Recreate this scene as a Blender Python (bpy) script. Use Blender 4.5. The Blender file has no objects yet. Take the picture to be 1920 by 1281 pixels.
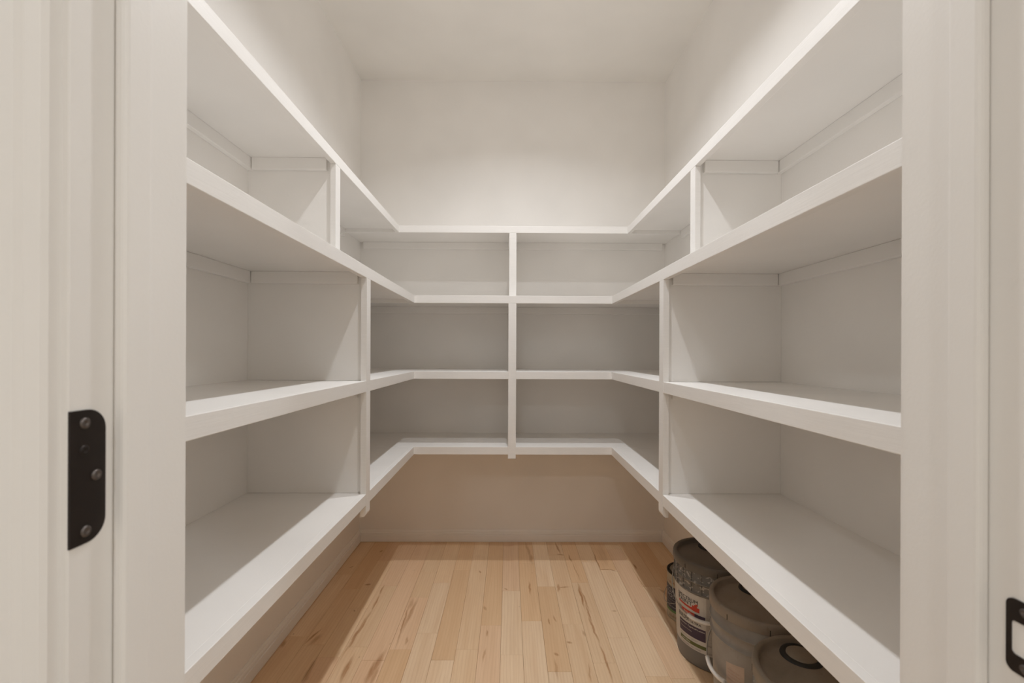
import bpy, bmesh, math, random
from mathutils import Vector, Matrix
random.seed(7)
C = bpy.context.scene.collection
S = bpy.context.scene
PI = math.pi

# ------------------------------------------------------------------ camera
CAMZ = 1.1246
cd = bpy.data.cameras.new('camera'); cam = bpy.data.objects.new('camera', cd); C.objects.link(cam)
cd.sensor_fit = 'HORIZONTAL'; cd.sensor_width = 36.0
cd.lens = 851.486/1920*36
cd.shift_y = 20.9/1920
cd.clip_start = 0.02
cam.location = (0, 0, CAMZ)
cam.rotation_mode = 'QUATERNION'
cam.rotation_quaternion = (Matrix.Rotation(-0.0064, 4, 'Z') @ Matrix.Rotation(PI/2, 4, 'X') @ Matrix.Rotation(0.004, 4, 'Z')).to_quaternion()
cd.dof.use_dof = True; cd.dof.focus_distance = 2.0; cd.dof.aperture_fstop = 8.0
S.camera = cam
# ------------------------------------------------------------------ world, exposure
w = bpy.data.worlds.new('world'); S.world = w; w.use_nodes = True
w.node_tree.nodes['Background'].inputs[0].default_value = (0.8, 0.85, 0.9, 1)
w.node_tree.nodes['Background'].inputs[1].default_value = 0.05
S.view_settings.view_transform = 'Standard'; S.view_settings.look = 'None'
S.view_settings.exposure = 0.0; S.view_settings.gamma = 1.0
S.cycles.max_bounces = 12; S.cycles.diffuse_bounces = 11; S.cycles.glossy_bounces = 4
S.view_settings.use_curve_mapping = False
LAMP = 6.9          # watts of each pantry ceiling lamp
DOME = 9.0           # glow of their diffusers
KITCHEN = 13.0       # base watts of the kitchen lights, two of them added for the jambs
def area(name, loc, size, power, col=(0.92, 0.965, 1.0)):
    l = bpy.data.lights.new(name, 'AREA'); l.shape = 'DISK'; l.size = size; l.energy = power; l.color = col
    o = bpy.data.objects.new(name, l); C.objects.link(o); o.location = loc
    return o
area('kitchen_area_light', (-0.35, -1.6, 2.735), 0.16, KITCHEN*0.8)
area('kitchen_area_light', (1.5, -0.5, 2.735), 0.16, KITCHEN*1.3)  # added unseen lamp, placed sideways to brighten the left jamb
area('kitchen_area_light', (-1.3, -0.5, 2.735), 0.16, KITCHEN*0.7)  # added unseen lamp, weaker, for the right jamb and casing

# ------------------------------------------------------------------ materials
class N:
    def __init__(s, name):
        s.m = bpy.data.materials.new(name); s.m.use_nodes = True
        s.t = s.m.node_tree; s.b = s.t.nodes['Principled BSDF']
    def n(s, typ, **k):
        o = s.t.nodes.new(typ)
        for a, v in k.items(): setattr(o, a, v)
        return o
    def l(s, a, b): s.t.links.new(a, b)
    def noise(s, vec, scale, detail=3, rough=0.5, dist=0.0):
        o = s.n('ShaderNodeTexNoise'); o.inputs['Scale'].default_value = scale
        o.inputs['Detail'].default_value = detail; o.inputs['Roughness'].default_value = rough
        o.inputs['Distortion'].default_value = dist
        if vec: s.l(vec, o.inputs['Vector'])
        return o.outputs['Fac']
    def math(s, op, a, b=None, c=None, clamp=False):
        o = s.n('ShaderNodeMath', operation=op); o.use_clamp = clamp
        for i, x in enumerate((a, b, c)):
            if x is None: continue
            if isinstance(x, (int, float)): o.inputs[i].default_value = x
            else: s.l(x, o.inputs[i])
        return o.outputs[0]
    def rng(s, v, a, b, c=0.0, d=1.0, smooth=False):
        o = s.n('ShaderNodeMapRange'); o.clamp = True
        if smooth: o.interpolation_type = 'SMOOTHSTEP'
        s.l(v, o.inputs[0])
        for i, x in enumerate((a, b, c, d)): o.inputs[i+1].default_value = x
        return o.outputs[0]
    def mix(s, f, a, b, mode='MIX'):
        o = s.n('ShaderNodeMix', data_type='RGBA', blend_type=mode)
        for i, x in ((0, f), (6, a), (7, b)):
            if isinstance(x, (int, float)): o.inputs[i].default_value = x
            elif isinstance(x, tuple): o.inputs[i].default_value = (*x, 1)
            else: s.l(x, o.inputs[i])
        return o.outputs[2]
    def bump(s, h, dist, strength=1.0):
        o = s.n('ShaderNodeBump'); o.inputs['Distance'].default_value = dist
        o.inputs['Strength'].default_value = strength
        s.l(h, o.inputs['Height']); s.l(o.outputs[0], s.b.inputs['Normal'])
    def pos(s): return s.n('ShaderNodeNewGeometry').outputs['Position']
    def scaled(s, vec, sc):
        o = s.n('ShaderNodeVectorMath', operation='MULTIPLY'); s.l(vec, o.inputs[0]); o.inputs[1].default_value = sc
        return o.outputs[0]

def paint(name, col, rough=0.55, bump=0.0006, bscale=140, var=0.03):
    k = N(name); p = k.pos()
    v = k.noise(p, 3.0, 2)
    c = k.mix(k.rng(v, 0.3, 0.7), tuple(x*(1-var) for x in col), tuple(min(1, x*(1+var)) for x in col))
    k.l(c, k.b.inputs['Base Color']); k.b.inputs['Roughness'].default_value = rough
    k.bump(k.noise(p, bscale, 2), bump, 0.35)
    return k.m
PAINT = (0.85, 0.829, 0.80)
M_wall = paint('greige_wall_paint', PAINT, 0.8)
M_ceil = paint('ceiling_paint', (0.83, 0.81, 0.775), 0.9)
M_trim = paint('greige_trim_paint', (0.855, 0.836, 0.81), 0.42, 0.0004, 220)
def brushed(name, col):
    k = N(name); p = k.pos()
    g = k.noise(k.scaled(p, (14, 14, 420)), 1.0, 3)
    g2 = k.noise(p, 60, 3)
    k.l(k.mix(k.rng(g, 0.35, 0.65), tuple(x*0.975 for x in col), col), k.b.inputs['Base Color'])
    k.b.inputs['Roughness'].default_value = 0.45
    k.bump(k.math('ADD', g, g2), 0.0004, 0.4)
    return k.m
M_edge = brushed('painted_wood_edging', (0.855, 0.836, 0.81))
M_kfloor = paint('kitchen_floor_wood', (0.52, 0.43, 0.33), 0.5)
M_shadowgap = paint('subfloor', (0.10, 0.055, 0.03), 0.9)

STREAKS = [(-0.597,2.151,0.006,0.053,-3.10,0.75),(-0.594,2.045,0.006,0.081,-3.12,0.75),(-0.602,1.832,0.009,0.179,3.08,0.75),(-0.571,1.614,0.011,0.086,-3.13,0.75),(-0.434,1.888,0.005,0.184,-3.10,0.75),(-0.432,2.033,0.014,0.051,-3.11,0.45),(-0.419,1.950,0.01,0.158,3.07,0.6),(-0.475,1.623,0.016,0.111,3.02,0.75),(-0.464,1.580,0.01,0.074,3.07,0.5),(0.338,2.108,0.007,0.129,3.13,0.9),(0.349,2.078,0.006,0.128,-3.08,0.75),(0.347,1.963,0.005,0.093,-3.13,0.8),(0.348,1.848,0.006,0.113,-3.07,0.75),(0.357,1.650,0.005,0.126,-3.12,0.8),(0.338,2.482,0.006,0.054,-3.06,0.8),(0.349,2.340,0.0035,0.119,-3.07,0.6),(0.284,2.613,0.007,0.092,-3.05,0.8),(0.289,2.527,0.012,0.024,-1.89,0.6),(0.267,2.177,0.007,0.037,-1.45,0.6),(0.241,2.174,0.008,0.042,3.03,0.7),(0.478,2.452,0.005,0.115,-3.14,0.8),(0.505,2.353,0.005,0.037,-1.46,0.6),(0.543,2.345,0.005,0.028,-2.17,0.7),(0.524,2.519,0.03,0.164,3.06,0.3),(0.669,2.389,0.006,0.037,3.09,0.85),(0.653,2.214,0.0035,0.153,-3.10,0.6),(0.680,1.998,0.012,0.101,-3.09,0.7),(0.669,1.823,0.01,0.275,3.07,0.45),(0.660,1.846,0.004,0.207,-3.12,0.5),(-0.146,2.329,0.006,0.016,-2.92,0.7),(-0.010,2.159,0.006,0.014,-2.33,0.65),(0.103,2.170,0.006,0.068,3.13,0.85),(-0.102,1.999,0.008,0.020,-2.87,0.55),(0.182,1.693,0.009,0.013,-2.63,0.7),(0.239,1.760,0.008,0.013,-1.96,0.7),(-0.083,1.820,0.004,0.026,-3.07,0.7),(-0.089,1.688,0.005,0.043,3.05,0.5),(-0.819,2.377,0.006,0.014,-0.54,0.8),(-0.717,2.568,0.008,0.017,-0.53,0.8),(-0.678,2.200,0.01,0.018,-1.22,0.8),(-0.667,1.976,0.005,0.011,-2.58,0.6),(-0.770,1.799,0.006,0.058,2.88,0.8),(-0.752,1.778,0.014,0.042,2.85,0.5),(-0.863,1.754,0.01,0.027,-2.93,0.6),(-0.395,1.772,0.007,0.030,-3.13,0.6),(0.464,1.978,0.007,0.012,-1.57,0.5),(0.124,2.478,0.014,0.073,-3.10,0.5),(0.112,2.591,0.01,0.119,-3.02,0.45),(0.171,1.898,0.004,0.030,-3.13,0.7),(0.197,1.919,0.005,0.029,-3.03,0.6),(0.172,1.611,0.006,0.064,-3.13,0.45),(0.303,1.819,0.006,0.022,-3.00,0.5),(0.288,1.593,0.004,0.059,3.04,0.55),(-0.699,1.601,0.012,0.075,-3.08,0.6),(0.727,2.143,0.01,0.031,-2.75,0.5)]
def wood():
    k = N('natural_oak_plank')
    p = k.pos(); oi = k.n('ShaderNodeObjectInfo')
    rnd = oi.outputs['Random']
    cmb = k.n('ShaderNodeCombineXYZ')
    k.l(k.math('MULTIPLY', rnd, 37.0), cmb.inputs[0]); k.l(k.math('MULTIPLY', rnd, 91.0), cmb.inputs[1]); k.l(k.math('MULTIPLY', rnd, 13.0), cmb.inputs[2])
    ad = k.n('ShaderNodeVectorMath', operation='ADD'); k.l(p, ad.inputs[0]); k.l(cmb.outputs[0], ad.inputs[1]); q = ad.outputs[0]
    fine = k.noise(k.scaled(q, (420, 9, 1)), 1.0, 4, 0.6)
    mid = k.noise(k.scaled(q, (26, 1.6, 1)), 1.0, 3, 0.5, 0.6)
    # cathedral grain rings
    wv = k.n('ShaderNodeTexWave', wave_type='BANDS', bands_direction='X')
    wv.inputs['Scale'].default_value = 1.0; wv.inputs['Distortion'].default_value = 9.0; wv.inputs['Detail'].default_value = 2.0; wv.inputs['Detail Scale'].default_value = 0.7
    k.l(k.scaled(q, (26, 2.2, 1)), wv.inputs['Vector'])
    ring = k.math('POWER', wv.outputs['Fac'], 2.5)
    base = oi.outputs['Color']
    mm = k.math('MULTIPLY', k.rng(mid, 0.40, 0.85), 0.42)
    c = k.mix(mm, base, (0.62, 0.37, 0.19))
    c = k.mix(k.math('MULTIPLY', ring, 0.16), c, (0.58, 0.35, 0.18))
    c = k.mix(k.math('MULTIPLY', k.rng(fine, 0.45, 0.75), 0.22), c, (0.56, 0.34, 0.18))
    # mineral streaks and knots
    wn = k.n('ShaderNodeTexNoise'); wn.inputs['Scale'].default_value = 18.0; wn.inputs['Detail'].default_value = 3
    k.l(p, wn.inputs['Vector'])
    wc = k.n('ShaderNodeVectorMath', operation='MULTIPLY_ADD'); k.l(wn.outputs['Color'], wc.inputs[0])
    wc.inputs[1].default_value = (0.016, 0.016, 0); k.l(p, wc.inputs[2])
    wo = k.n('ShaderNodeVectorMath', operation='SUBTRACT'); k.l(wc.outputs[0], wo.inputs[0]); wo.inputs[1].default_value = (0.008, 0.008, 0)
    acc = None
    for (x, y, hw, hl, th, st) in STREAKS:
        mp = k.n('ShaderNodeMapping', vector_type='TEXTURE')
        mp.inputs['Location'].default_value = (x, y, 0); mp.inputs['Rotation'].default_value = (0, 0, th)
        mp.inputs['Scale'].default_value = (hw, hl, 1)
        k.l(wo.outputs[0], mp.inputs['Vector'])
        ln = k.n('ShaderNodeVectorMath', operation='LENGTH'); k.l(mp.outputs[0], ln.inputs[0])
        v = k.rng(ln.outputs['Value'], 1.15, 0.25, 0.0, st, True)
        acc = v if acc is None else k.math('MAXIMUM', acc, v)
    tex = k.rng(k.noise(k.scaled(q, (300, 14, 1)), 1.0, 3), 0.25, 0.6, 0.55, 1.0)
    acc = k.math('MULTIPLY', acc, tex)
    c = k.mix(acc, c, (0.36, 0.155, 0.05))
    # small pin knots
    vo = k.n('ShaderNodeTexVoronoi'); vo.inputs['Scale'].default_value = 1.0; k.l(k.scaled(q, (14, 5.5, 1)), vo.inputs['Vector'])
    kn = k.rng(vo.outputs['Distance'], 0.045, 0.0, 0.0, 0.55, True)
    c = k.mix(kn, c, (0.2, 0.09, 0.04))
    k.l(c, k.b.inputs['Base Color'])
    k.b.inputs['Roughness'].default_value = 0.5
    k.b.inputs['Specular IOR Level'].default_value = 0.35
    k.bump(fine, 0.0003, 0.4)
    return k.m
M_wood = wood()

def plain(name, col, rough=0.5, metal=0.0, emit=None):
    k = N(name); p = k.pos()
    v = k.noise(p, 45, 3)
    k.l(k.mix(k.rng(v, 0.3, 0.7), tuple(x*0.92 for x in col), tuple(min(1, x*1.06) for x in col)), k.b.inputs['Base Color'])
    k.b.inputs['Roughness'].default_value = rough; k.b.inputs['Metallic'].default_value = metal
    if emit:
        k.b.inputs['Emission Color'].default_value = (*emit[0], 1); k.b.inputs['Emission Strength'].default_value = emit[1]
    return k.m
M_bulb = plain('lit_diffuser', (0.9, 0.9, 0.9), 0.4, emit=((0.955, 0.972, 1.0), DOME))
M_white = plain('white_plastic', (0.78, 0.76, 0.73), 0.4)
M_bronze = plain('dark_bronze', (0.030, 0.023, 0.020), 0.42, 0.6)
M_screw = plain('worn_bronze_screw', (0.15, 0.13, 0.12), 0.4, 0.8)
M_void = plain('dark_recess', (0.02, 0.018, 0.016), 0.9)
M_mortise = plain('bare_pine_mortise', (0.55, 0.50, 0.44), 0.8)
M_wire = plain('galvanised_wire', (0.42, 0.41, 0.39), 0.35, 0.8)
M_black = plain('matte_black', (0.018, 0.016, 0.014), 0.6)
M_tin = plain('tin_lid', (0.32, 0.30, 0.27), 0.35, 0.7)
M_tinrim = plain('dark_tin_rim', (0.045, 0.04, 0.035), 0.35, 0.7)
def dirty(name, col, dirt, splat=None, band=None, amt=0.5):
    k = N(name); p = k.pos(); tc = k.n('ShaderNodeTexCoord').outputs['Object']
    v = k.noise(tc, 9, 5, 0.62, 0.4)
    c = k.mix(k.math('MULTIPLY', k.rng(v, 0.42, 0.68), amt), col, dirt)
    sc = k.noise(k.scaled(tc, (60, 60, 22)), 1.0, 4, 0.6)
    c = k.mix(k.rng(sc, 0.62, 0.7, 0, 0.35*amt*2), c, dirt)
    if splat:
        sp = k.rng(k.noise(k.scaled(tc, (70, 70, 120)), 1.0, 3, 0.5), 0.575, 0.60)
        sx = k.n('ShaderNodeSeparateXYZ'); k.l(tc, sx.inputs[0])
        lo = k.rng(sx.outputs[2], band[0], band[0]+0.01); hi = k.rng(sx.outputs[2], band[1]+0.004, band[1])
        c = k.mix(k.math('MULTIPLY', k.math('MULTIPLY', sp, lo), hi), c, splat)
    k.l(c, k.b.inputs['Base Color']); k.b.inputs['Roughness'].default_value = 0.45
    return k.m

# ------------------------------------------------------------------ mesh helpers
def new(name, bm, mat, parent=None, loc=None, kind=None):
    """link a bmesh (in world coordinates) as one object whose origin is loc"""
    me = bpy.data.meshes.new(name)
    if loc is None:
        if bm.verts:
            xs = [v.co.x for v in bm.verts]; ys = [v.co.y for v in bm.verts]; zs = [v.co.z for v in bm.verts]
            loc = Vector(((min(xs)+max(xs))/2, (min(ys)+max(ys))/2, min(zs)))
    loc = Vector(loc)
    bmesh.ops.translate(bm, verts=bm.verts, vec=-loc)
    bm.to_mesh(me); bm.free()
    for m in (mat if isinstance(mat, (list, tuple)) else [mat]): me.materials.append(m)
    o = bpy.data.objects.new(name, me); C.objects.link(o)
    if parent:
        o.parent = parent; pl = Vector((0, 0, 0)); q = parent
        while q: pl += q.location; q = q.parent
        o.location = loc - pl
    else: o.location = loc
    if kind: o['kind'] = kind
    return o
def empty(name, loc, **k):
    o = bpy.data.objects.new(name, None); C.objects.link(o); o.location = loc; o.empty_display_size = 0.1
    for a, v in k.items(): o[a] = v
    return o
def box(bm, x0, x1, y0, y1, z0, z1, bev=0.0, seg=1):
    r = bmesh.ops.create_cube(bm, size=1.0)
    vs = r['verts']
    for v in vs:
        v.co = Vector((x0 if v.co.x < 0 else x1, y0 if v.co.y < 0 else y1, z0 if v.co.z < 0 else z1))
    if bev:
        es = list({e for v in vs for e in v.link_edges})
        bmesh.ops.bevel(bm, geom=es, offset=bev, segments=seg, affect='EDGES', profile=0.5)
    return vs
def B(x0, x1, y0, y1, z0, z1, bev=0.0, seg=1):
    bm = bmesh.new(); box(bm, x0, x1, y0, y1, z0, z1, bev, seg); return bm
def lathe(bm, prof, cx, cy, cz=0, n=64, mi=0, smooth=True):
    rings = []
    for (r, z) in prof:
        if r < 1e-6: rings.append([bm.verts.new((cx, cy, cz+z))])
        else: rings.append([bm.verts.new((cx+r*math.cos(2*PI*i/n), cy+r*math.sin(2*PI*i/n), cz+z)) for i in range(n)])
    for a, b in zip(rings[:-1], rings[1:]):
        for i in range(n):
            j = (i+1) % n
            if len(a) == 1 and len(b) == 1: continue
            if len(a) == 1: f = bm.faces.new((a[0], b[j], b[i]))
            elif len(b) == 1: f = bm.faces.new((a[i], a[j], b[0]))
            else: f = bm.faces.new((a[i], a[j], b[j], b[i]))
            f.material_index = mi; f.smooth = smooth
def tube(bm, pts, r, n=8, cap=True):
    pts = [Vector(p) for p in pts]; rings = []
    up = Vector((0.13, 0.21, 0.97)).normalized()
    for i, p in enumerate(pts):
        d = (pts[min(i+1, len(pts)-1)] - pts[max(i-1, 0)]).normalized()
        a = d.cross(up).normalized(); b = d.cross(a).normalized()
        rr = r[i] if isinstance(r, (list, tuple)) else r
        rings.append([bm.verts.new(p + a*rr*math.cos(2*PI*k/n) + b*rr*math.sin(2*PI*k/n)) for k in range(n)])
    for A, Bq in zip(rings[:-1], rings[1:]):
        for k in range(n):
            f = bm.faces.new((A[k], A[(k+1) % n], Bq[(k+1) % n], Bq[k])); f.smooth = True
    if cap: bm.faces.new(rings[0][::-1]); bm.faces.new(rings[-1])
def prism(bm, prof, axis, a, b):
    """extrude a closed 2D profile; axis 'x': prof=(y,z); axis 'y': prof=(x,z); axis 'z': prof=(x,y)"""
    def P(u, v, t): return {'x': (t, u, v), 'y': (u, t, v), 'z': (u, v, t)}[axis]
    A = [bm.verts.new(P(u, v, a)) for u, v in prof]; Bv = [bm.verts.new(P(u, v, b)) for u, v in prof]
    n = len(prof)
    for i in range(n): bm.faces.new((A[i], A[(i+1) % n], Bv[(i+1) % n], Bv[i]))
    bm.faces.new(A[::-1]); bm.faces.new(Bv)
    bmesh.ops.recalc_face_normals(bm, faces=bm.faces)

# ------------------------------------------------------------------ room
XL, XR, YB, H = -0.8859, 0.9276, 2.7076, 2.743
YF, YK = 0.4528, 0.3335            # pantry face and kitchen face of the front wall
JL, JR = -0.3216, 0.3954           # jamb faces
HEAD = 2.05
T = 0.1
S_ = 'structure'
new('wall_back', B(XL-T, XR+T, YB, YB+T, -T, H+T), M_wall, kind=S_)
new('wall_left', B(XL-T, XL, YF, YB, -T, H+T), M_wall, kind=S_)
new('wall_right', B(XR, XR+T, YF, YB, -T, H+T), M_wall, kind=S_)
new('ceiling', B(XL, XR, YF, YB, H, H+T), M_ceil, kind=S_)
bm = bmesh.new()
JT = 0.018
box(bm, -2.2, JL-JT, YK, YF, -T, H+T); box(bm, JR+JT, 2.2, YK, YF, -T, H+T); box(bm, JL-JT, JR+JT, YK, YF, HEAD+JT, H+T)
new('wall_front', bm, M_wall, kind=S_)
# kitchen shell behind the camera
bm = bmesh.new()
box(bm, -2.3, -2.2, -2.6, YK, -T, H+T); box(bm, 2.2, 2.3, -2.6, YK, -T, H+T); box(bm, -2.3, 2.3, -2.7, -2.6, -T, H+T)
new('wall_kitchen', bm, M_wall, kind=S_)
new('ceiling_kitchen', B(-2.2, 2.2, -2.6, YK, H, H+T), M_ceil, kind=S_)
new('floor_kitchen', B(-2.2, 2.2, -2.6, YK, -T, 0.0), M_kfloor, kind=S_)

# floor: subfloor with individual oak strips
floor = new('floor', B(XL, XR, YK, YB, -T, -0.014), M_shadowgap, kind=S_)
PW, PX0 = 0.0843, 0.0565
ENDS = {-6: [2.326, 2.085, 1.72], -5: [2.216, 1.82], -4: [2.349, 1.661], -3: [2.53, 1.72], -2: [1.872], -1: [2.144, 1.69],
        0: [2.421, 1.902], 1: [2.183, 1.60], 2: [2.52, 1.88], 3: [2.22], 4: [2.44, 1.79], 5: [2.35, 1.576], 6: [2.60, 1.93],
        7: [2.18], 8: [2.05, 1.66], 9: [2.4, 1.9], -7: [2.45, 1.66], -8: [2.19, 1.735], -9: [2.45, 2.0], -10: [2.158, 1.749],
        -11: [2.3, 1.8], -12: [2.5, 1.9]}
PALE, MIDT, TAN, ROSE, DARK = (0.86, 0.66, 0.455), (0.82, 0.605, 0.395), (0.77, 0.535, 0.325), (0.82, 0.585, 0.39), (0.6, 0.4, 0.22)
TONE = {(-6, 0): MIDT, (-6, 1): MIDT, (-6, 2): ROSE, (-5, 0): MIDT, (-5, 1): PALE, (-4, 0): TAN, (-4, 1): TAN, (-4, 2): PALE,
        (-2, 1): ROSE, (-1, 0): ROSE, (-1, 1): PALE, (-1, 2): PALE, (0, 0): TAN, (0, 1): TAN, (0, 2): PALE, (1, 0): PALE, (1, 1): TAN,
        (2, 0): MIDT, (2, 1): MIDT, (3, 0): TAN, (3, 1): MIDT, (4, 0): MIDT, (5, 0): TAN, (5, 1): PALE, (6, 0): MIDT, (7, 0): MIDT, (7, 1): PALE,
        (8, 0): TAN, (8, 1): TAN, (8, 2): TAN, (-5, 2): PALE, (-10, 0): TAN, (-9, 1): MIDT}
fl = floor.location
for k in range(-12, 11):
    x0 = max(PX0+PW*k, XL); x1 = min(PX0+PW*(k+1), XR)
    if x1-x0 < 0.01: continue
    ends = ENDS.get(k, [2.2, 1.7])
    ys = [YB] + list(ends)
    y = ys[-1]
    while y > 1.0: y -= random.uniform(0.3, 0.6); ys.append(y)
    ys.append(YK)
    for i in range(len(ys)-1):
        if ys[i]-ys[i+1] < 0.04: continue
        dz = random.uniform(-0.0002, 0.0002)
        bm = B(x0+0.0003, x1-0.0003, ys[i+1]+0.0003, ys[i]-0.0003, -0.0138, dz, 0.0006)
        o = new('plank', bm, M_wood, parent=floor)
        t = TONE.get((k, i), random.choice([PALE, MIDT, MIDT, ROSE, TAN]))
        j = random.uniform(0.96, 1.04)
        o.color = (t[0]*j, t[1]*j, t[2]*j, 1)

# baseboards
def basep(sgn):   # offset from wall, height
    return [(0, 0), (0.0130, 0), (0.0130, 0.038), (0.0095, 0.0405), (0.0095, 0.0435), (0.0115, 0.047), (0.0105, 0.053), (0.0070, 0.056), (0.0070, 0.059), (0.0045, 0.066), (0.003, 0.068), (0, 0.068)]
bm = bmesh.new(); prism(bm, [(YB-a, z+0.001) for a, z in basep(1)], 'x', XL, XR); new('baseboard_back', bm, M_trim, kind=S_)
bm = bmesh.new(); prism(bm, [(XL+a, z+0.001) for a, z in basep(1)], 'y', YF, YB-0.002); new('baseboard_left', bm, M_trim, kind=S_)
bm = bmesh.new(); prism(bm, [(XR-a, z+0.001) for a, z in basep(1)], 'y', YF, YB-0.002); new('baseboard_right', bm, M_trim, kind=S_)

# door frame
door = empty('door_1', ((JL+JR)/2, YK, 0), kind=S_)
new('jamb', B(JL-JT, JL, YK, YF, 0, HEAD, 0.001), M_trim, door)
new('jamb', B(JR, JR+JT, YK, YF, 0, HEAD, 0.001), M_trim, door)
new('head_jamb', B(JL-JT, JR+JT, YK, YF, HEAD, HEAD+JT, 0.001), M_trim, door)
SY0, SY1, ST = 0.3695, 0.398, 0.011
bm = B(JL, JL+ST, SY0, SY1, 0, HEAD, 0.004, 3); new('door_stop', bm, M_trim, door)
bm = B(JR-ST, JR, SY0, SY1, 0, HEAD, 0.004, 3); new('door_stop', bm, M_trim, door)
new('door_stop', B(JL, JR, SY0, SY1, HEAD-ST, HEAD, 0.003, 2), M_trim, door)
CW = 0.07
def casing(x_in, s, y_face, d):
    # stepped casing profile in plan (x, y); d = direction away from the wall
    pr = [(0, 0), (0, 0.009), (0.003, 0.012), (0.014, 0.013), (0.018, 0.016), (CW-0.004, 0.018), (CW, 0.015), (CW, 0)]
    bm = bmesh.new(); prism(bm, [(x_in+s*a, y_face+d*b) for a, b in pr], 'z', 0, HEAD+0.005)
    return bm
new('casing', casing(JL-0.0055, -1, YK, -1), M_trim, door)
new('casing', casing(JR+0.0055, 1, YK, -1), M_trim, door)
new('casing', casing(JL-0.0055, -1, YF, 1), M_trim, door)
new('casing', casing(JR+0.0055, 1, YF, 1), M_trim, door)
new('head_casing', B(JL-0.0055-CW, JR+0.0055+CW, YK-0.017, YK, HEAD+0.005, HEAD+0.075, 0.002), M_trim, door)
new('head_casing', B(JL-0.0055-CW, JR+0.0055+CW, YF, YF+0.017, HEAD+0.005, HEAD+0.075, 0.002), M_trim, door)

# ------------------------------------------------------------------ shelves
ZT = [CAMZ+0.6711, CAMZ+0.2888, CAMZ-0.0966, CAMZ-0.4788]
ZB = [CAMZ+0.6345, CAMZ+0.2499, CAMZ-0.1346, CAMZ-0.5175]
NT, PT = 0.019, 0.019
DT, DL = 0.3008, 0.406
CH = 0.040     # cleat height
BV = 0.0012
xbl = [XL+DT, XL+DL, XL+DL, XL+DL]; xbr = [XR-DT, XR-DL, XR-DL, XR-DL]
ybf = [YB-DT, YB-DL, YB-DL, YB-DL]
def strip(z0, z1, *a): return B(a[0], a[1], a[2], a[3], z0, z1, BV, 2)
back = empty('shelving_unit', (0.02, YB, 0.57), label='white built-in shelves across the back wall, split by one central divider', category='shelves', group='built-in pantry shelves')
for i in range(4):
    yf = ybf[i]
    sh = new('shelf', B(XL, XR, yf+NT, YB, ZT[i]-PT, ZT[i]-0.0003, 0.0006), M_trim, back)
    new('nosing', strip(ZB[i], ZT[i], XL, XR, yf, yf+NT), M_edge, sh)
    new('cleat', B(XL+0.02, XR-0.02, YB-0.018, YB, ZT[i]-PT-CH, ZT[i]-PT, 0.002, 2), M_trim, sh)
    # short cleats on both sides of the central divider
    if i < 4:
        for s in (0, 1):
            if i == 3: continue
            xx = (0.0080-0.014, 0.0080) if s == 0 else (0.027, 0.041)
            new('cleat', B(xx[0], xx[1], yf+NT+0.012, YB-0.02, ZT[i]-PT-CH, ZT[i]-PT, 0.002, 2), M_trim, sh)
DXC = 0.0175
d = new('divider', B(DXC-0.0095, DXC+0.0095, ybf[0]+NT, YB, ZT[1], ZT[0]-PT, 0.0008), M_trim, back)
new('edge_strip', B(-0.0012, 0.0370, ybf[0], ybf[0]+NT, ZT[1]+0.0004, ZB[0]-0.0004, BV, 2), M_edge, d)
bm = bmesh.new()
for a, b in ((1, 2), (2, 3)): box(bm, DXC-0.0095, DXC+0.0095, ybf[1]+NT, YB, ZT[b], ZT[a]-PT, 0.0008)
d = new('divider', bm, M_trim, back)
new('edge_strip', B(-0.0040, 0.0362, ybf[1]-0.0006, ybf[1]+NT, CAMZ-0.538, ZB[1]-0.0004, BV, 2), M_edge, d)

def side_unit(s, label):
    """s=-1 left wall, +1 right wall"""
    XW = XL if s < 0 else XR
    def bx(a, b, y0, y1, z0, z1, bev=0.0008, seg=1):  # a,b distance from the wall
        xa, xb = XW - s*a, XW - s*b
        return B(min(xa, xb), max(xa, xb), y0, y1, z0, z1, bev, seg)
    u = empty('shelving_unit', (XW - s*0.2, YF, 0.57), label=label, category='shelves', group='built-in pantry shelves')
    for i in range(4):
        D = DT if i == 0 else DL; ye = ybf[i]
        sh = new('shelf', bx(0, D-NT, YF, ye, ZT[i]-PT, ZT[i]-0.0003), M_trim, u)
        new('nosing', bx(D-NT, D, YF, ye-0.0004, ZB[i], ZT[i], BV, 2), M_edge, sh)
        new('cleat', bx(0, 0.018, YF, ye-0.001, ZT[i]-PT-CH, ZT[i]-PT, 0.002, 2), M_trim, sh)
        if i < 3:
            new('cleat', bx(0.02, D-NT-0.012, 1.526, 1.5425, ZT[i]-PT-CH, ZT[i]-PT, 0.002, 2), M_trim, sh)
            new('cleat', bx(0.02, D-NT-0.012, 1.5625, 1.579, ZT[i]-PT-CH, ZT[i]-PT, 0.002, 2), M_trim, sh)
    d = new('divider', bx(0, DT-NT, 1.543, 1.562, ZT[1], ZT[0]-PT), M_trim, u)
    new('edge_strip', bx(DT-NT, DT, 1.5315, 1.5725, ZT[1]+0.0004, ZB[0]-0.0004, BV, 2), M_edge, d)
    bm = bmesh.new()
    for a, b in ((1, 2), (2, 3)):
        t = bx(0, DL-NT, 1.543, 1.562, ZT[b], ZT[a]-PT); me = bpy.data.meshes.new('t'); t.to_mesh(me); t.free(); bm.from_mesh(me)
    d = new('divider', bm, M_trim, u)
    # vertical strip, its lower end clipped at the inner corner
    zb = CAMZ-0.556; zt = ZB[1]-0.0004; c = 0.009
    e0, e1 = XW - s*(DL-NT), XW - s*(DL+0.0006)
    pr = [(e0, zb), (e1 + s*c, zb), (e1 + s*0.004, zb+0.004), (e1 + s*0.001, zb+c), (e1, zb+c+0.004), (e1, zt), (e0, zt)]
    bm = bmesh.new(); prism(bm, pr, 'y', 1.5315, 1.5725)
    new('edge_strip', bm, M_edge, d)
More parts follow.
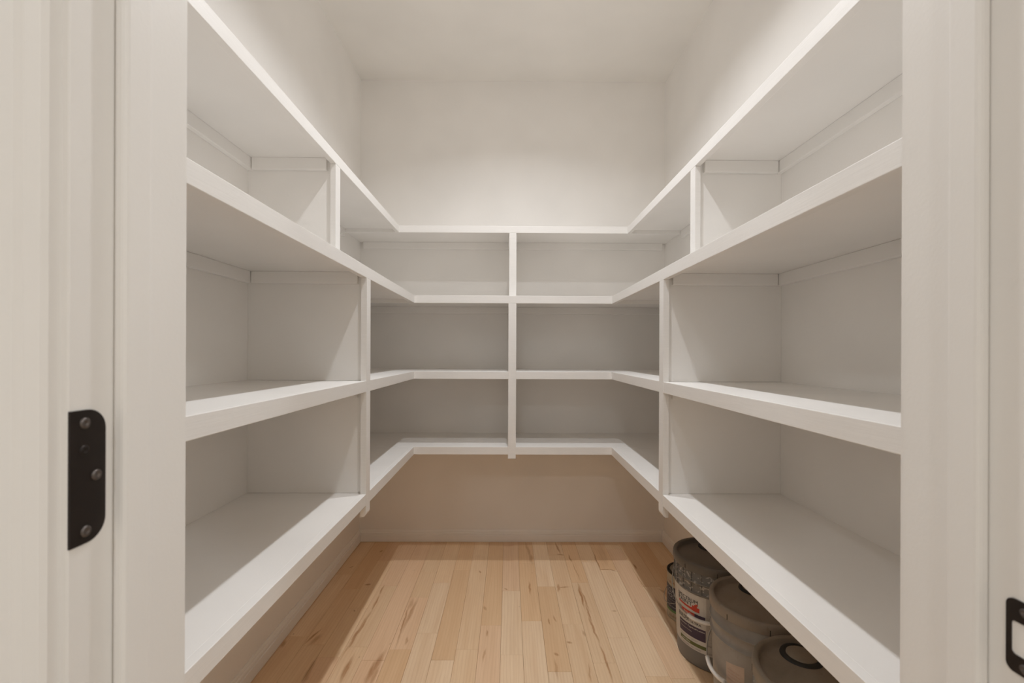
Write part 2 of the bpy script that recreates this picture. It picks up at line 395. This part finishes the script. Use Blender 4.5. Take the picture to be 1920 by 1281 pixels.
side_unit(-1, 'white built-in shelves running along the left wall, empty with bare floor beneath')
side_unit(1, 'white built-in shelves running along the right wall, above the paint buckets')

# ------------------------------------------------------------------ pantry lights (above the frame)
def puck_light(x, y, label):
    u = empty('ceiling_light', (x, y, H), label=label, category='light')
    bm = bmesh.new(); lathe(bm, [(0, 0), (0.070, 0), (0.071, -0.004), (0.066, -0.016), (0.056, -0.022), (0.052, -0.020), (0, -0.020)], x, y, H-0.0005, 40); new('housing', bm, M_white, u)
    bm = bmesh.new(); lathe(bm, [(0.051, -0.0205), (0.050, -0.030), (0.042, -0.038), (0.026, -0.043), (0, -0.045)], x, y, H, 32); new('diffuser', bm, M_bulb, u)
    a = area('puck_lamp', (0, 0, -0.047), 0.055, LAMP, (0.955, 0.972, 1.0)); a.parent = u; a.data.spread = math.radians(138)
puck_light(0.055, 1.76, 'round white puck light on the ceiling, nearer the back wall')
puck_light(0.055, 1.09, 'round white puck light on the ceiling, nearer the doorway')

# ------------------------------------------------------------------ hinge leaf and strike plate
def roundrect(y0, y1, z0, z1, rads, n=8):
    """points (y,z) counter clockwise, rads for corners (y0z0, y1z0, y1z1, y0z1)"""
    pts = []
    for (cy, cz, sy, sz, a0), r in zip(((y0, z0, 1, 1, PI), (y1, z0, -1, 1, 1.5*PI), (y1, z1, -1, -1, 0), (y0, z1, 1, -1, 0.5*PI)), rads):
        if r <= 0: pts.append((cy, cz)); continue
        for i in range(n+1):
            a = a0 + i/n*PI/2
            pts.append((cy+sy*r+r*math.cos(a), cz+sz*r+r*math.sin(a)))
    return pts
hz0, hz1 = 0.9788, 1.0800
hy0, hy1 = YK+0.0004, 0.3632
bm = bmesh.new(); prism(bm, roundrect(hy0, hy1, hz0, hz1, (0, 0.0158, 0.0158, 0)), 'x', JL-0.002, JL+0.0012)
hinge = empty('door_hinge', (JL, 0.348, hz0), label='dark bronze hinge leaf with round corners screwed to the left door jamb', category='hinge')
new('hinge_leaf', bm, M_bronze, hinge)
def screw(x, y, z, s, parent, r=0.0042, name='screw'):
    bm = bmesh.new()
    prof = [(0, 0.0016), (r*0.25, 0.0004), (r*0.38, 0.0012), (r*0.72, 0.0014), (r, 0.0004), (r*1.02, -0.0006)]
    n = 20; rings = []
    for (rr, h) in prof:
        if rr == 0: rings.append([bm.verts.new((x+s*0.0004, y, z))]); continue
        rings.append([bm.verts.new((x+s*h, y+rr*math.cos(2*PI*i/n), z+rr*math.sin(2*PI*i/n))) for i in range(n)])
    for A, Bq in zip(rings[:-1], rings[1:]):
        for i in range(n):
            j = (i+1) % n
            f = bm.faces.new((A[0], Bq[i], Bq[j]) if len(A) == 1 else (A[i], Bq[i], Bq[j], A[j])); f.smooth = True
    bmesh.ops.recalc_face_normals(bm, faces=bm.faces)
    new(name, bm, M_screw, parent)
for (y, z) in ((0.3452, 1.0700), (0.3549, 1.0286), (0.3462, 0.9880)): screw(JL+0.0014, y, z, 1, hinge)
screw(JL+0.0009, 0.3449, 1.0494, 1, hinge, 0.0040, 'dimple')
bpy.data.objects['dimple'].data.materials[0] = M_bronze

sz0, sz1, sy0, sy1 = 0.8775, 0.9345, YK+0.0004, 0.3572
strike = empty('strike_plate', (JR, 0.345, sz0), label='dark bronze strike plate with latch opening on the right door jamb', category='strike plate')
bm = bmesh.new()
outer = roundrect(sy0, sy1, sz0, sz1, (0.001, 0.006, 0.006, 0.001), 8)
hy_0, hy_1, hz_0, hz_1 = YK+0.004, 0.3535, 0.8915, 0.9175
inner = roundrect(hy_0, hy_1, hz_0, hz_1, (0.001, 0.003, 0.003, 0.001), 8)
for xx, fl_ in ((JR-0.0012, 1), (JR+0.0015, 0)):
    O = [bm.verts.new((xx, a, b)) for a, b in outer]; I = [bm.verts.new((xx, a, b)) for a, b in inner]
    n = len(O)
    for i in range(n): bm.faces.new((O[i], O[(i+1) % n], I[(i+1) % n], I[i]))
    if fl_: O1, I1 = O, I
    else: O2, I2 = O, I
for i in range(n):
    j = (i+1) % n
    bm.faces.new((O1[i], O1[j], O2[j], O2[i])); bm.faces.new((I1[i], I1[j], I2[j], I2[i]))
bmesh.ops.recalc_face_normals(bm, faces=bm.faces)
new('plate', bm, M_bronze, strike)
new('latch_opening', B(JR-0.0002, JR+0.0008, hy_0-0.001, hy_1+0.001, hz_0-0.001, hz_1+0.001), M_trim, strike)
for z in (0.8840, 0.9270): screw(JR-0.0014, 0.3435, z, -1, strike, 0.0036)

# ------------------------------------------------------------------ paint buckets
def cyl_text(txt, h, az0, az1, z, r, bold=0.0000, shear=0.0):
    """lettering wrapped round the axis: returns list of (verts, faces) in local cylinder coordinates"""
    cu = bpy.data.curves.new('t', 'FONT'); cu.body = txt; cu.size = 1.0; cu.resolution_u = 2; cu.shear = shear
    o = bpy.data.objects.new('t', cu); C.objects.link(o)
    dg = bpy.context.evaluated_depsgraph_get(); me = bpy.data.meshes.new_from_object(o.evaluated_get(dg))
    bpy.data.objects.remove(o)
    vs = [v.co.copy() for v in me.vertices]
    if not vs: return [], []
    x0 = min(v.x for v in vs); x1 = max(v.x for v in vs); y0 = min(v.y for v in vs); y1 = max(v.y for v in vs)
    out = []
    for v in vs:
        a = math.radians(az0 + (v.x-x0)/(x1-x0)*(az1-az0)); zz = z + (v.y-y0)/(y1-y0)*h
        out.append((r*math.cos(a), r*math.sin(a), zz))
    fs = [list(p.vertices) for p in me.polygons]
    bpy.data.meshes.remove(me)
    return out, fs
def patch(bm, a0, a1, z0, z1, r, cx, cy, mi, z0b=None, z1b=None):
    z0b = z0 if z0b is None else z0b; z1b = z1 if z1b is None else z1b
    n = max(2, int(abs(a1-a0)/4)); prev = None
    for i in range(n+1):
        t = i/n; a = math.radians(a0+(a1-a0)*t)
        p = (bm.verts.new((cx+r*math.cos(a), cy+r*math.sin(a), z0+(z0b-z0)*t)), bm.verts.new((cx+r*math.cos(a), cy+r*math.sin(a), z1+(z1b-z1)*t)))
        if prev:
            f = bm.faces.new((prev[0], p[0], p[1], prev[1])); f.material_index = mi; f.smooth = True
        prev = p
def add_text(bm, txt, h, az0, az1, z, r, cx, cy, mi, **k):
    vs, fs = cyl_text(txt, h, az0, az1, z, r, **k)
    offs = [0.0, 0.22] if k.get('bold') else [0.0]      # heavier strokes: a second impression beside the first
    for q, da in enumerate(offs):
        ca, sa = math.cos(math.radians(da)), math.sin(math.radians(da)); kk = 1+q*0.0004
        bv = [bm.verts.new((cx+(x*ca-y*sa)*kk, cy+(x*sa+y*ca)*kk, zz)) for x, y, zz in vs]
        for f in fs:
            try: g = bm.faces.new([bv[i] for i in f]); g.material_index = mi
            except ValueError: pass

RB, RL, BH = 0.131, 0.1480, 0.375
def body_r(z): return RB + (0.1405-RB)*min(1, z/0.26)
def bucket(x, y, mat_body, mat_lid, label, mat_rim=None, spout=(0.02, 0.075), ears=137, bail_drop=0.145, grip=(208, 246), group='five gallon paint buckets on the floor', ribs=True):
    u = empty('paint_bucket', (x, y, 0), label=label, category='bucket', group=group)
    bm = bmesh.new()
    prof = [(0, 0.003), (RB-0.006, 0.003), (RB-0.001, 0.0), (RB, 0.004)]
    prof += [(body_r(0.26*i/8), 0.26*i/8) for i in range(1, 9)]
    prof += [(0.1405, 0.264), (0.1455, 0.265), (0.1458, 0.269), (0.1410, 0.271), (0.1412, 0.302), (0.1462, 0.303), (0.1464, 0.3075), (0.1415, 0.309), (0.1417, 0.349)]
    lathe(bm, prof, x, y, 0.0015, 72)
    for i in range(24 if ribs else 0):
        a = 2*PI*i/24+0.05; ca, sa = math.cos(a), math.sin(a)
        for z0, z1 in ((0.269, 0.3035), (0.3075, 0.344)):
            vs = box(bm, 0.1395, 0.1455, -0.0009, 0.0009, z0, z1)
            for v in vs: v.co = Vector((x+v.co.x*ca-v.co.y*sa, y+v.co.x*sa+v.co.y*ca, v.co.z))
    new('body', bm, mat_body, u, loc=(x, y, 0))
    # lid
    bm = bmesh.new()
    prof = [(0.1420, 0.343), (RL-0.0012, 0.343), (RL, 0.3445), (RL, 0.366), (RL-0.0012, 0.3715), (RL-0.004, 0.3745), (RL-0.0075, 0.3752),
            (RL-0.0125, 0.3742), (RL-0.0150, 0.371), (RL-0.0160, 0.360), (RL-0.0185, 0.358), (RL-0.030, 0.3605), (0.06, 0.362), (0, 0.3625)]
    lathe(bm, prof, x, y, 0, 96)
    lid = new('lid', bm, mat_lid, u, loc=(x, y, 0.343))
    for i in range(8):
        bm = bmesh.new()
        a = 2*PI*i/8+0.42; ca, sa = math.cos(a), math.sin(a)
        vs = box(bm, RL-0.001, RL+0.0006, -0.0011, 0.0011, 0.344, 0.360)
        for v in vs: v.co = Vector((x+v.co.x*ca-v.co.y*sa, y+v.co.x*sa+v.co.y*ca, v.co.z))
        new('notch_shade', bm, M_black, lid)  # black sliver on the skirt stands for the shade inside a notch
    # pour spout: black ring with a grey cap
    sx, sy_ = x+spout[0], y+spout[1]
    bm = bmesh.new(); lathe(bm, [(0.033, 0.362), (0.0355, 0.3665), (0.041, 0.3675), (0.0465, 0.3655), (0.0485, 0.3605)], sx, sy_, 0, 48)
    sp = new('spout_ring', bm, M_black, lid)
    bm = bmesh.new(); lathe(bm, [(0.0352, 0.3625), (0.034, 0.3672), (0.031, 0.3682), (0.0, 0.3690)], sx, sy_, 0, 40)
    new('spout_cap', bm, mat_lid, lid)
    # bail wire from ear to ear
    pts = []
    for i in range(41):
        t = i/40*PI; a = math.radians(ears + 180*i/40)
        r = 0.1475+0.0075*math.sin(t)
        pts.append((x+r*math.cos(a), y+r*math.sin(a), 0.315 - bail_drop*math.sin(t)**0.8))
    bm = bmesh.new(); tube(bm, pts, 0.0019, 8); w_ = new('bail', bm, M_wire, u)
    if grip:
        gp = []
        for i in range(13):
            az = grip[0]+(grip[1]-grip[0])*i/12; f = (az-ears)/180; t = f*PI; r = 0.1475+0.0075*math.sin(t)
            gp.append((x+r*math.cos(math.radians(az)), y+r*math.sin(math.radians(az)), 0.315-bail_drop*math.sin(t)**0.8))
        bm = bmesh.new(); tube(bm, gp, 0.0065, 12); new('grip', bm, M_white, w_)
    bm = bmesh.new()
    for a in (ears, ears+180):
        ca, sa = math.cos(math.radians(a)), math.sin(math.radians(a))
        vs = box(bm, 0.138, 0.1505, -0.012, 0.012, 0.303, 0.328, 0.002)
        for v in bm.verts:
            pass
    bm.free()
    for a in (ears, ears+180):
        ca, sa = math.cos(math.radians(a)), math.sin(math.radians(a))
        bm = B(0.138, 0.1500, -0.012, 0.012, 0.304, 0.327, 0.002)
        for v in bm.verts: v.co = Vector((x+v.co.x*ca-v.co.y*sa, y+v.co.x*sa+v.co.y*ca, v.co.z))
        new('ear', bm, mat_body, u)
    return u

M_b1 = dirty('grey_bucket_plastic', (0.175, 0.165, 0.155), (0.21, 0.20, 0.19), (0.46, 0.43, 0.39), (0.262, 0.345), 0.4)
M_l1 = dirty('dark_grey_lid_plastic', (0.125, 0.112, 0.10), (0.16, 0.145, 0.13), amt=0.4)
M_b2 = dirty('worn_grey_bucket_plastic', (0.32, 0.305, 0.285), (0.22, 0.19, 0.165), amt=0.5)
M_l2 = dirty('dusty_grey_lid_plastic', (0.27, 0.235, 0.20), (0.20, 0.165, 0.135), amt=0.8)
M_b3 = dirty('beige_grey_bucket_plastic', (0.32, 0.30, 0.27), (0.22, 0.2, 0.17), (0.5, 0.47, 0.42), (0.262, 0.345), 0.5)
M_l3 = dirty('beige_grey_lid_plastic', (0.24, 0.205, 0.165), (0.17, 0.14, 0.11), amt=0.8)
b1x, b1y = 0.7775, 1.7056
b1 = bucket(b1x, b1y, M_b1, M_l1, 'grey paint bucket with a white printed paint label, farthest back of the three buckets', bail_drop=0.132, grip=(211, 247))
b2 = bucket(0.7770, 1.3870, M_b2, M_l2, 'scuffed grey bucket with white bail grip, between the labelled bucket and the nearest one', ears=100, grip=(166, 204), bail_drop=0.155, ribs=False)
b3 = bucket(0.7400, 1.0620, M_b3, M_l3, 'beige-grey bucket nearest the camera, its black spout ring fully showing', spout=(0.0, 0.078), ears=80, grip=(150, 188), ribs=False)

# labels
M_lab = plain('label_paper', (0.56, 0.53, 0.49), 0.55)
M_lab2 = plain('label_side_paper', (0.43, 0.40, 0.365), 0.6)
M_ink = plain('black_ink', (0.03, 0.027, 0.03), 0.5)
M_ink2 = plain('grey_ink', (0.25, 0.235, 0.22), 0.5)
M_red = plain('red_ink', (0.52, 0.045, 0.02), 0.5)
M_pur = plain('purple_ink', (0.045, 0.025, 0.055), 0.5)
M_grn = plain('olive_green_ink', (0.105, 0.12, 0.03), 0.5)
def on_body(bm, off):
    """lay label vertices on the slightly conical body"""
    for v in bm.verts:
        dx, dy = v.co.x-b1x, v.co.y-b1y; q = math.hypot(dx, dy)
        k = (body_r(v.co.z) + (q-0.14))/q
        v.co.x = b1x+dx*k; v.co.y = b1y+dy*k
R0 = 0.14
bm = bmesh.new()
def P(*a, r=0.0006, **k): patch(bm, a[0], a[1], a[2], a[3], R0+r, b1x, b1y, a[4], **k)
def Tx(txt, h, a0, a1, z, mi, r=0.0012, **k): add_text(bm, txt, h, a0, a1, z, R0+r, b1x, b1y, mi, **k)
# slots: 0 paper 1 side paper 2 black 3 grey ink 4 red 5 purple 6 green
P(128, 234.4, 0.060, 0.262, 0)
P(234.4, 262, 0.058, 0.262, 1)
Tx('SPECTRUM', 0.0125, 184.6, 222.5, 0.2295, 2, bold=0.0042)
Tx('PAINT', 0.0135, 185.5, 213.8, 0.2145, 2, bold=0.0052)
P(186, 206, 0.2065, 0.2125, 4, r=0.0010, z0b=0.2035, z1b=0.2105)
P(206, 215, 0.2035, 0.2105, 4, r=0.0010, z0b=0.2015, z1b=0.2115)
P(215, 225, 0.2005, 0.2165, 4, r=0.0010)
P(217, 221.5, 0.2165, 0.2245, 4, r=0.0010); P(219, 222.8, 0.2230, 0.2285, 4, r=0.0010); P(213.5, 217.5, 0.2115, 0.2195, 4, r=0.0010)
P(186, 193, 0.1770, 0.1945, 3, r=0.0010)
P(193, 217.3, 0.1765, 0.1925, 4, r=0.0010)
P(217.3, 233.2, 0.1765, 0.1925, 5, r=0.0010)
Tx('Artis-Pro', 0.0085, 197, 215.5, 0.1795, 0, bold=0.0070)
Tx('BUILDER', 0.0155, 185.2, 207.8, 0.1535, 2, bold=0.0070)
Tx('ULTRA', 0.0085, 209.5, 227.5, 0.1530, 2, bold=0.0105)
P(186.5, 233.8, 0.1025, 0.1455, 5, r=0.0010)
Tx('Interior Eggshell Latex', 0.0070, 189, 232.5, 0.1330, 0, bold=0.0087)
Tx('Professional Coating', 0.0045, 190, 212, 0.1200, 1, bold=0.0035)
Tx('VOC COMPLIANT  SOLVENT', 0.0045, 189, 222, 0.0925, 3)
P(188, 234.4, 0.0745, 0.0870, 6, r=0.0010)
Tx('Soft White', 0.0060, 193, 209, 0.0778, 0, bold=0.0070)
Tx('5 GALLONS / 18.9 LITERS', 0.0050, 189, 227, 0.0640, 3, bold=0.0035)
for i in range(16):
    z = 0.235-0.0085*i
    if i in (5, 12): continue
    Tx('mix well before use apply', 0.0030, 236, 243.5+(i % 3)*0.4, z, 3)
Tx('BASE', 0.0055, 236.5, 242, 0.092, 3, bold=0.0035); Tx('USA', 0.0060, 237, 243, 0.064, 3, bold=0.0035)
on_body(bm, 0)
lab = new('label', bm, [M_lab, M_lab2, M_ink, M_ink2, M_red, M_pur, M_grn], b1)
lab['label'] = 'white paper label printed in black, red, purple and green'

# paper label low on the second bucket
b1x, b1y = 0.7770, 1.3870
M_tan = plain('faded_pink_label', (0.50, 0.40, 0.33), 0.6)
M_tan2 = plain('faded_pink_print', (0.42, 0.24, 0.18), 0.6)
bm = bmesh.new()
patch(bm, 199.5, 223, 0.10, 0.214, R0+0.0006, b1x, b1y, 0, z1b=0.226)
for i in range(9):
    add_text(bm, 'color code formula base' if i % 2 else 'one coat latex 21 oz', 0.0035, 202, 217+(i % 3), 0.196-0.0095*i, R0+0.0011, b1x, b1y, 1)
on_body(bm, 0)
lab = new('label', bm, [M_tan, M_tan2], b2); lab['label'] = 'torn pinkish paper label'

# ------------------------------------------------------------------ small paint can
cx, cy = 0.7680, 1.9440
CR, CHt = 0.0815, 0.1925
can = empty('paint_can', (cx, cy, 0), label='small round paint can with navy and cream label behind the labelled bucket', category='can')
M_cream = plain('cream_can_label', (0.42, 0.35, 0.25), 0.5)
M_navy = plain('navy_ink', (0.022, 0.022, 0.038), 0.45)
M_lgreen = plain('leaf_green_ink', (0.09, 0.19, 0.06), 0.5)
M_copper = plain('copper_ink', (0.30, 0.13, 0.06), 0.45)
M_silver = plain('silver_ink', (0.30, 0.30, 0.33), 0.45)
bm = bmesh.new()
lathe(bm, [(0, 0.002), (CR-0.004, 0.002), (CR-0.003, 0.0), (CR+0.001, 0.0), (CR+0.0012, 0.003), (CR, 0.005), (CR, CHt-0.006), (CR-0.001, CHt-0.004)], cx, cy, 0.0012, 56)
new('body', bm, M_cream, can, loc=(cx, cy, 0))
bm = bmesh.new()
lathe(bm, [(CR-0.001, CHt-0.006), (CR+0.0015, CHt-0.004), (CR+0.0018, CHt), (CR-0.001, CHt+0.0022), (CR-0.0045, CHt), (CR-0.005, CHt-0.006), (CR-0.009, CHt-0.007), (CR-0.0095, CHt-0.001), (CR-0.0120, CHt)], cx, cy, 0, 56)
new('rim', bm, M_tinrim, can)
bm = bmesh.new(); lathe(bm, [(CR-0.012, CHt), (CR-0.014, CHt-0.001), (CR-0.016, CHt-0.005), (0.03, CHt-0.006), (0, CHt-0.006)], cx, cy, 0, 56)
new('lid', bm, M_tin, can)
bm = bmesh.new()
def CP(a0, a1, z0, z1, mi, r=0.0005, **k): patch(bm, a0, a1, z0, z1, CR+r, cx, cy, mi, **k)
CP(120, 260, 0.042, 0.138, 0); CP(120, 260, 0.0325, 0.042, 1)
CP(150, 196, 0.124, 0.150, 0, r=0.0007, z0b=0.137, z1b=0.1385)
def CT(t, h, a0, a1, z, mi, **k): add_text(bm, t, h, a0, a1, z, CR+0.0011, cx, cy, mi, **k)
CT('ORMA', 0.010, 180, 222, 0.150, 2, bold=0.0052)
CT('COAT', 0.018, 172, 224, 0.112, 3, bold=0.0042)
CT('EVOL', 0.016, 168, 214, 0.092, 3, bold=0.0017)
CT('interior paint & primer', 0.0045, 170, 224, 0.080, 3)
CT('low odor low voc', 0.0045, 172, 216, 0.068, 3)
CT('satin finish', 0.0055, 188, 218, 0.053, 3, bold=0.0035)
CT('764-12', 0.009, 190, 226, 0.012, 2, bold=0.0035)
new('label', bm, [M_navy, M_lgreen, M_copper, M_silver], can)
pts = []
for i in range(25):
    t = i/24*PI; a = math.radians(90+180*i/24); r = CR+0.003+0.010*math.sin(t)
    pts.append((cx+r*math.cos(a), cy+r*math.sin(a), 0.150-0.085*math.sin(t)))
bm = bmesh.new(); tube(bm, pts, 0.0012, 6); new('bail', bm, M_wire, can)
